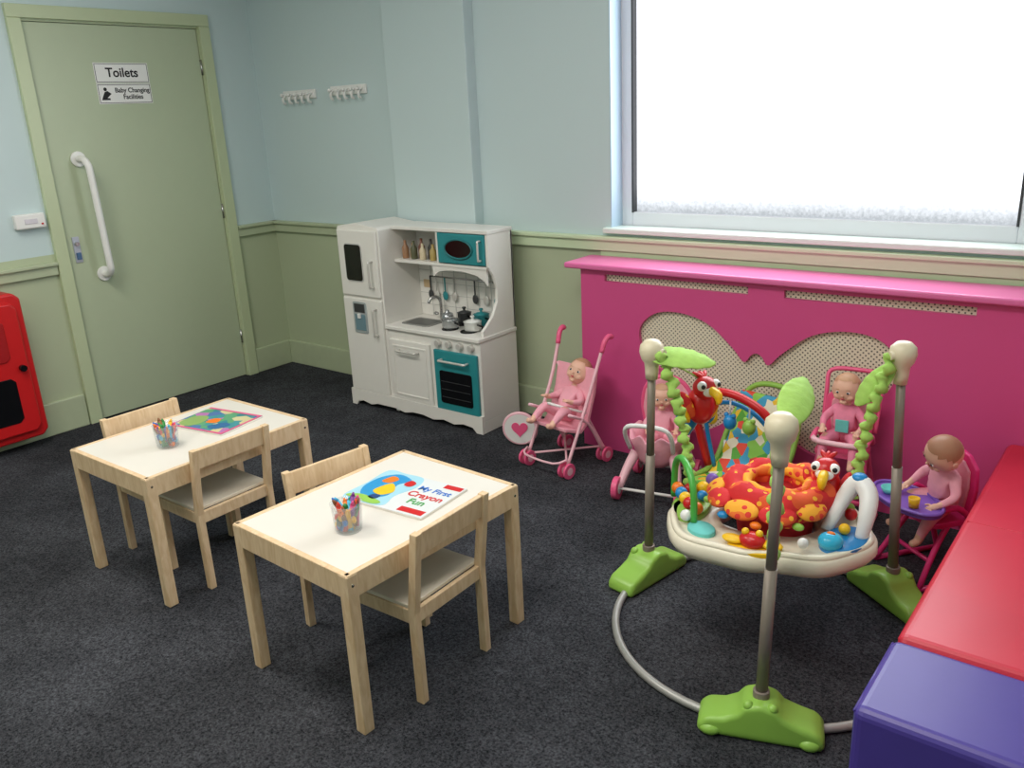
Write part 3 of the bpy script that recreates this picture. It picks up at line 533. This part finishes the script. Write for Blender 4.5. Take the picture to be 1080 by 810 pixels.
# ------------------------------------------------------------------ doll high chairs
def highchair(loc,rz,main,traym,h=.27,trayon=True,handle_bar=False):
    g=grp('doll_high_chair' if trayon else 'doll_pushchair',loc,rz)
    for sx in (-1,1):
        tube('front_leg',g,[(sx*.105,-.12,.006),(sx*.085,-.06,h*.6),(sx*.075,-.01,h)],.009,main,n=8,k=3)
        tube('rear_leg',g,[(sx*.105,.12,.006),(sx*.085,.07,h*.6),(sx*.075,.03,h)],.009,main,n=8,k=3)
        tube('floor_rail',g,[(sx*.105,-.12,.009),(sx*.105,.12,.009)],.009,main,n=8)
        tube('arm',g,[(sx*.085,.05,h+.02),(sx*.09,.0,h+.06),(sx*.088,-.08,h+.055)],.010,main,n=8,k=3)
    tube('front_stretcher',g,[(-.092,-.075,h*.45),(.092,-.075,h*.45)],.007,main,n=8)
    prism('seat',g,rr(-.085,.085,-.075,.06,.03),h-.008,h+.012,main,'xy',bevel=.005,seg=3)
    bk=[(-.07,h),(-.085,h+.10),(-.08,h+.17),(-.045,h+.205),(0,h+.215),(.045,h+.205),(.08,h+.17),(.085,h+.10),(.07,h)]
    o=prism('backrest',g,bk,.062,.078,main,bevel=.005,seg=3)
    prism('backrest_pad',g,[(a*.75,h+.03+(b-h)*.75) for a,b in bk],.054,.064,PINKF,bevel=.004,seg=3)
    if trayon:
        tp=[(.13*math.cos(t)*(1),-.105+.075*math.sin(t)) for t in [2*math.pi*i/32 for i in range(32)]]
        prism('tray',g,tp,h+.055,h+.07,traym,'xy',bevel=.005,seg=3); tube('tray_rim',g,[(a,b,h+.072) for a,b in tp],.006,traym,n=8,closed=True)
    else:
        tube('front_bumper',g,[(-.088,-.07,h+.056),(-.06,-.10,h+.055),(.06,-.10,h+.055),(.088,-.07,h+.056)],.010,LPINK,n=8,k=3)
        tube('push_handle',g,[(-.088,.07,h+.05),(-.09,.10,h+.18),(-.085,.125,h+.245),(0,.13,h+.255),(.085,.125,h+.245),(.09,.10,h+.18),(.088,.07,h+.05)],.008,main,n=8,k=4)
    return g
g=highchair((-.495,2.70,0),math.radians(-38),PINKD,PUR,.20)
doll(g,(.015,.015,.232),(math.radians(10),math.radians(10),0),PINKF,name='doll',head_rot=(.35,.25,-.1),hair=M('doll_hair_brown','#a8785c',.5),s=1.12)
lathe('toy_bowl',g,[(0,0),(.02,0),(.028,.018),(.026,.018),(.018,.003),(0,.003)],AQUA,loc=(-.05,-.13,.272)); lathe('toy_cup',g,[(0,0),(.014,0),(.017,.03),(.015,.03),(.012,.003),(0,.003)],YEL,loc=(.06,-.13,.272))
g=highchair((-.835,2.86,0),math.radians(5),PINKT,PINKT,.29,trayon=False)
doll(g,(0,.0,.322),(0,0,0),M('pink_aqua_outfit','#ef8aa8',.8,var=.2,scale=60),name='doll',head_rot=(.1,0,-.1))
bx('bib',g,-.022,.022,-.052,-.046,.37,.415,AQUA,.004)

# ------------------------------------------------------------------ baby rocker with toy arch
B=grp('baby_bouncer_seat',(-1.15,2.76,0),math.radians(-12))
for sx in (-1,1): tube('base_rail',B,[(sx*.15,-.17,.02),(sx*.17,0,.012),(sx*.15,.17,.02)],.010,WHITEP,n=8,k=4)
tube('base_front',B,[(-.15,-.17,.02),(0,-.19,.03),(.15,-.17,.02)],.010,WHITEP,n=8,k=3); tube('base_back',B,[(-.15,.17,.02),(0,.18,.03),(.15,.17,.02)],.010,WHITEP,n=8,k=3)
for sx in (-1,1): tube('seat_strut',B,[(sx*.155,.02,.015),(sx*.14,.04,.14),(sx*.13,.06,.24)],.008,WHITEP,n=8,k=3)
sf=[(-.17,.12),(-.05,.10),(.04,.15),(.12,.29),(.16,.42),(.135,.43),(.095,.31),(.02,.19),(-.05,.145),(-.17,.16)]
prism('padded_seat',B,sf,-.13,.13,JUNGLE,'yz',bevel=.015,seg=3)
tube('seat_frame',B,[(-.135,-.16,.14),(-.14,0,.16),(-.14,.10,.30),(-.10,.16,.43),(0,.175,.46),(.10,.16,.43),(.14,.10,.30),(.14,0,.16),(.135,-.16,.14),(0,-.185,.145)],.011,LIME,n=8,closed=True,k=4)
tube('red_toy_arch',B,[(-.15,-.02,.16),(-.17,-.07,.36),(-.13,-.10,.46),(0,-.11,.50),(.13,-.10,.46),(.17,-.07,.36),(.15,-.02,.16)],.015,REDM,n=10,k=5)
tube('inner_arch',B,[(-.12,-.02,.16),(-.14,-.05,.34),(-.10,-.07,.42),(0,-.08,.455),(.10,-.07,.42),(.14,-.05,.34),(.12,-.02,.16)],.008,BLUE,n=8,k=5)
for i,(x,c) in enumerate(((-.08,YEL),(0,BLUE),(.08,LIME))):
    cyl('toy_string_%d'%i,B,(x,-.10,.48),(x,-.10,.41),.003,WHITEP,n=6); sph('hanging_toy_%d'%i,B,(x,-.10,.39),(.024,.022,.028),c); sph('hanging_toy_ear_%d'%i,B,(x-.015,-.10,.415),.009,c); sph('hanging_toy_ear_b_%d'%i,B,(x+.015,-.10,.415),.009,c)

# ------------------------------------------------------------------ baby activity jumper
J=grp('baby_activity_jumper',(-.79,2.10,0))
RR=.436
torus('floor_ring',J,(0,0,.013),RR,.0115,GREYT,n=72)
def pol(a,r,z): return Vector((r*math.cos(a),r*math.sin(a),z))
fprof=[(-.145,.0),(-.148,.03),(-.125,.052),(-.085,.058),(-.055,.075),(-.038,.10),(.0,.112),(.038,.10),(.055,.078),(.09,.064),(.13,.052),(.15,.03),(.148,.0)]
HT=[.79,.785,.775]
FR=[Vector((.15,-.41,0)),Vector((.247,.35,0)),Vector((-.428,.07,0))]
TR=[Vector((.163,-.405,0)),Vector((.225,.315,0)),Vector((-.405,.045,0))]
for i in range(3):
    a=math.atan2(FR[i].y,FR[i].x); rad=Vector((math.cos(a),math.sin(a),0)); tan=Vector((-math.sin(a),math.cos(a),0))
    ft=grp('foot_%d'%(i+1),FR[i],a+math.pi/2); ft.parent=J
    o=prism('frog_foot',ft,[(u,v*.93) for u,v in fprof],-.050,.050,LIME,bevel=.022,sm=True,seg=4)
    for sx in (-1,1):
        sph('foot_eye',ft,(sx*.028,-.034,.092),.013,LIME); sph('toe',ft,(sx*.115,-.042,.016),(.026,.018,.016),LIME)
    cyl('socket',ft,(0,0,.08),(0,0,.118),.020,TAUPE,n=18,bevel=.003)
    T=TR[i]+Vector((0,0,HT[i])); A=FR[i]+Vector((0,0,.09));Bt=T-Vector((0,0,.05))
    cyl('pole_lower_%d'%i,J,A,A+(Bt-A)*.55,.0145,TAUPE); cyl('pole_upper_%d'%i,J,A+(Bt-A)*.5,Bt,.0125,TAUPE)
    lathe('pole_cap_%d'%i,J,[(0,-.085),(.018,-.085),(.020,-.06),(.022,-.035),(.031,-.022),(.037,0),(.034,.02),(.02,.034),(0,.038)],CREAMP,loc=T)
    inn=-Vector((TR[i].x,TR[i].y,0)).normalized()
    top=T+inn*.035; bot=Vector((TR[i].x,TR[i].y,0)).normalized()*.265+Vector((0,0,.37))
    pts=[top]; K2=60
    for k in range(1,K2):
        t=k/K2; q=top.lerp(bot,t); q=q+tan*.008*math.sin(k*.9)+inn*.02*math.sin(math.pi*t); pts.append(q)
    pts.append(bot)
    tube('spring_strap_%d'%i,J,pts,lambda t:.016+.006*math.sin(t*95),LIMEF,n=12,flat=.7)
    cyl('strap_arm_%d'%i,J,T,T+inn*.045,.012,CREAMP)
def leaf(name,base,dirv,up,L_,w,mat):
    base=Vector(base);d=Vector(dirv).normalized();u=Vector(up);s=d.cross(u).normalized();u=s.cross(d)
    bm=bmesh.new();rows=[];n=12
    for i in range(n+1):
        t=i/n; wd=w*math.sin(math.pi*min(1,t*.93+.06))**.6; c=base+d*L_*t+u*(.05*math.sin(t*2.6)*L_*2)
        rows.append([bm.verts.new(c+s*wd*k+u*(-.25*abs(k)*wd+.006*math.sin(t*40)*abs(k))) for k in (-1,-.5,0,.5,1)])
    for A,B_ in zip(rows,rows[1:]):
        for j in range(4): bm.faces.new((A[j],A[j+1],B_[j+1],B_[j]))
    o=finish(name,bm,mat,J,smooth=True); md=o.modifiers.new('s','SOLIDIFY'); md.thickness=.006; md.offset=0; md2=o.modifiers.new('ss','SUBSURF'); md2.levels=1; md2.render_levels=1
leaf('leaf_canopy_1',TR[2]+Vector((-.02,-.01,HT[2]-.005)),(.80,.42,-.18),(-.15,-.5,1),.21,.05,LIMEF)
leaf('leaf_canopy_2',TR[0]+Vector((.0,.03,HT[0]+.0)),(-.18,.9,.16),(.5,-.75,.6),.21,.042,LIMEF)
leaf('leaf_canopy_3',TR[1]+Vector((-.02,-.01,HT[1]-.03)),(-.5,-.3,-.8),(0,-.8,.6),.15,.034,LIMEF)
# tray (toy platform) - raised group
TZ=.035
TG=grp('toy_tray',(-.018,.02,TZ)); TG.parent=J
lob=lambda a:1+.09*math.cos(3*(a-math.radians(-10)))+.02*math.cos(9*a)
lathe('tray',TG,[(.235,.262),(.258,.268),(.270,.288),(.268,.312),(.255,.322),(.235,.318),(.16,.312),(.13,.318),(.125,.30),(.13,.270),(.235,.262)],TRAYM,n=96,mod=lob)
lathe('tray_trim',TG,[(.245,.312),(.262,.314),(.258,.328),(.243,.328),(.245,.312)],TRAYM,n=96,mod=lob)
def inset(name,a,r,rx,ry,z,h,mat): 
    c=pol(math.radians(a),r,z); o=lathe(name,TG,[(0,0),(1,0),(1,h*.7),(.9,h),(0,h)],mat,loc=c,n=32); o.scale=(rx,ry,1); o.rotation_euler=(0,0,math.radians(a)+math.pi/2)
inset('green_station',195,.215,.11,.055,.314,.014,LIME); inset('blue_pond',-10,.225,.085,.055,.316,.014,BLUE); inset('yellow_station',-78,.20,.07,.045,.314,.012,YEL); inset('green_station_b',110,.215,.09,.05,.314,.012,LIME)
inset('aqua_station',237,.215,.045,.035,.316,.012,AQUA)
def seatring(name,c,R_,r_,mat,n=60,m=16,lump=.0):
    bm=bmesh.new();rings=[]
    for i in range(n):
        a=2*math.pi*i/n; rr_=r_*(1+lump*math.sin(6*a+1)+lump*.6*math.sin(11*a))
        rings.append([bm.verts.new(((R_+rr_*math.cos(b))*math.cos(a),(R_+rr_*math.cos(b))*math.sin(a),rr_*1.15*math.sin(b))) for b in [2*math.pi*j/m for j in range(m)]])
    for i in range(n):
        A=rings[i];B_=rings[(i+1)%n]
        for j in range(m): bm.faces.new((A[j],A[(j+1)%m],B_[(j+1)%m],B_[j]))
    return finish(name,bm,mat,TG,smooth=True,loc=c)
seatring('seat_cushion',(.01,.03,.385),.115,.040,REDDOT,lump=.12)
seatring('seat_inner_trim',(.01,.03,.412),.084,.014,YELDOT,lump=.14)
lathe('seat_bag',TG,[(.10,.38),(.105,.30),(.095,.22),(.06,.165),(0,.155)],M('red_fabric','#c9222a',.85,var=.1,scale=60),n=32,loc=(.01,.02,0))
for a,mt in ((195,YELDOT),(225,REDDOT),(262,YELDOT),(300,REDDOT),(340,YELDOT)):
    c=pol(math.radians(a),.145,.39); sph('cushion_wing',TG,c,(.050,.032,.015),mt,rot=(.5,0,math.radians(a)+math.pi/2))
for a,cc in ((210,LIME),(245,BLUE),(280,ORANGE),(318,LIME)):
    c=pol(math.radians(a),.165,.365); sph('ribbon_tag',TG,c,(.016,.012,.010),cc)
c0=pol(math.radians(205),.235,.325); dv=pol(math.radians(205-70),1,0)
tube('bead_loop',TG,[c0-dv*.09,c0-dv*.085+Vector((0,0,.09)),c0-dv*.04+Vector((0,0,.14)),c0+dv*.03+Vector((0,0,.145)),c0+dv*.08+Vector((0,0,.10)),c0+dv*.09],.010,M('green_plastic','#4fae48',.3),n=10,k=5)
for i,(t,cc,z) in enumerate(((-.05,REDM,.0),(-.015,YEL,.0),(.02,BLUE,.0),(.055,ORANGE,.0))): 
    q=c0+dv*t+Vector((0,0,.04)); sph('bead_%d'%i,TG,q,.018,cc)
cyl('bead_bar',TG,c0-dv*.08+Vector((0,0,.04)),c0+dv*.08+Vector((0,0,.04)),.004,WHITEP,n=8)
for i,(a,rr_,z,s_,cc) in enumerate(((175,.21,.345,.02,YEL),(185,.235,.35,.018,REDM),(190,.19,.345,.016,BLUE),(215,.20,.345,.018,ORANGE),(160,.22,.35,.02,PUR),(150,.2,.35,.016,REDM),(225,.24,.345,.016,WHITEP))): sph('tray_toy_%d'%i,TG,pol(math.radians(a),rr_,z),s_,cc)
c=pol(math.radians(-80),.20,.34); sph('front_toy_body',TG,c,(.035,.028,.022),REDM)
for s_ in (-1,1):
    q=c+pol(math.radians(10),s_*.018,.022); sph('front_toy_eye',TG,q,.010,YEL); sph('front_toy_wing',TG,c+pol(math.radians(10),s_*.05,-.005),(.03,.02,.01),YEL)
c1=pol(math.radians(5),.215,.325)
tube('white_slide',TG,[c1+Vector((-.05,-.03,0)),c1+Vector((-.03,.03,.07)),c1+Vector((.0,.05,.12)),c1+Vector((.035,.03,.10)),c1+Vector((.045,-.01,.05)),c1+Vector((.04,-.03,0))],lambda t:.015+.010*math.sin(math.pi*t),WHITEP,n=12,k=5)
sph('slide_blue_cap',TG,c1+Vector((.005,.048,.137)),(.02,.02,.012),BLUE); sph('water_globe',TG,pol(math.radians(-25),.225,.34),(.032,.032,.024),M('aqua_water','#38b8e0',.1)); sph('water_fish',TG,pol(math.radians(-25),.225,.360),(.012,.007,.008),ORANGE)
for i,(a,s_,cc) in enumerate(((-45,.014,WHITEP),(-5,.015,YEL),(20,.017,REDM),(30,.016,LIME))): sph('tray_toy_r%d'%i,TG,pol(math.radians(a),.215,.345),s_,cc)
def parrot(name,loc,rz,s,body=REDM):
    g=grp(name,loc,rz); g.parent=J; g.scale=(s,s,s)
    sph('body',g,(0,0,0),(.035,.04,.05),body); sph('head',g,(0,-.02,.055),(.032,.032,.03),body); sph('face_patch',g,(0,-.04,.052),(.022,.016,.016),EYEW)
    for sx in (-1,1):
        sph('eye_white',g,(sx*.02,-.036,.066),(.013,.012,.013),EYEW); sph('pupil',g,(sx*.023,-.046,.067),.006,INK)
        sph('wing_red',g,(sx*.038,.005,.005),(.012,.03,.042),REDDOT,rot=(0,sx*.35,0)); sph('wing_yellow',g,(sx*.043,.012,-.018),(.01,.024,.03),YEL,rot=(0,sx*.4,0)); sph('wing_blue',g,(sx*.045,.02,-.04),(.009,.018,.024),BLUE,rot=(0,sx*.4,0))
    tube('beak',g,[(0,-.05,.055),(0,-.075,.05),(0,-.08,.035),(0,-.072,.026)],[.012,.012,.008,.002],YEL,n=10,k=4)
    tube('tail',g,[(0,.02,-.035),(0,.045,-.07),(0,.055,-.10)],[.016,.014,.004],BLUE,n=8,k=3)
    for t in (-.3,0,.3): tube('crest',g,[(0,-.012,.078),(t*.04,0,.088),(t*.06,.012,.090)],[.007,.006,.002],REDM,n=6,k=3)
    return g
parrot('parrot_toy',pol(math.radians(50),.16,.43),math.radians(10),1.15)
parrot('hanging_parrot_toy',(-.33,.22,.565),math.radians(60),1.2)
tube('parrot_cord',J,[(-.39,.08,.74),(-.36,.17,.69),(-.33,.22,.65)],.003,LIMEF,n=6,k=3)

# ------------------------------------------------------------------ world & view
w=bpy.data.worlds.new('world'); bpy.context.scene.world=w; w.use_nodes=True
w.node_tree.nodes['Background'].inputs[0].default_value=(.8,.88,1,1); w.node_tree.nodes['Background'].inputs[1].default_value=.3
bpy.context.scene.view_settings.view_transform='Standard'
bpy.context.scene.view_settings.exposure=.05
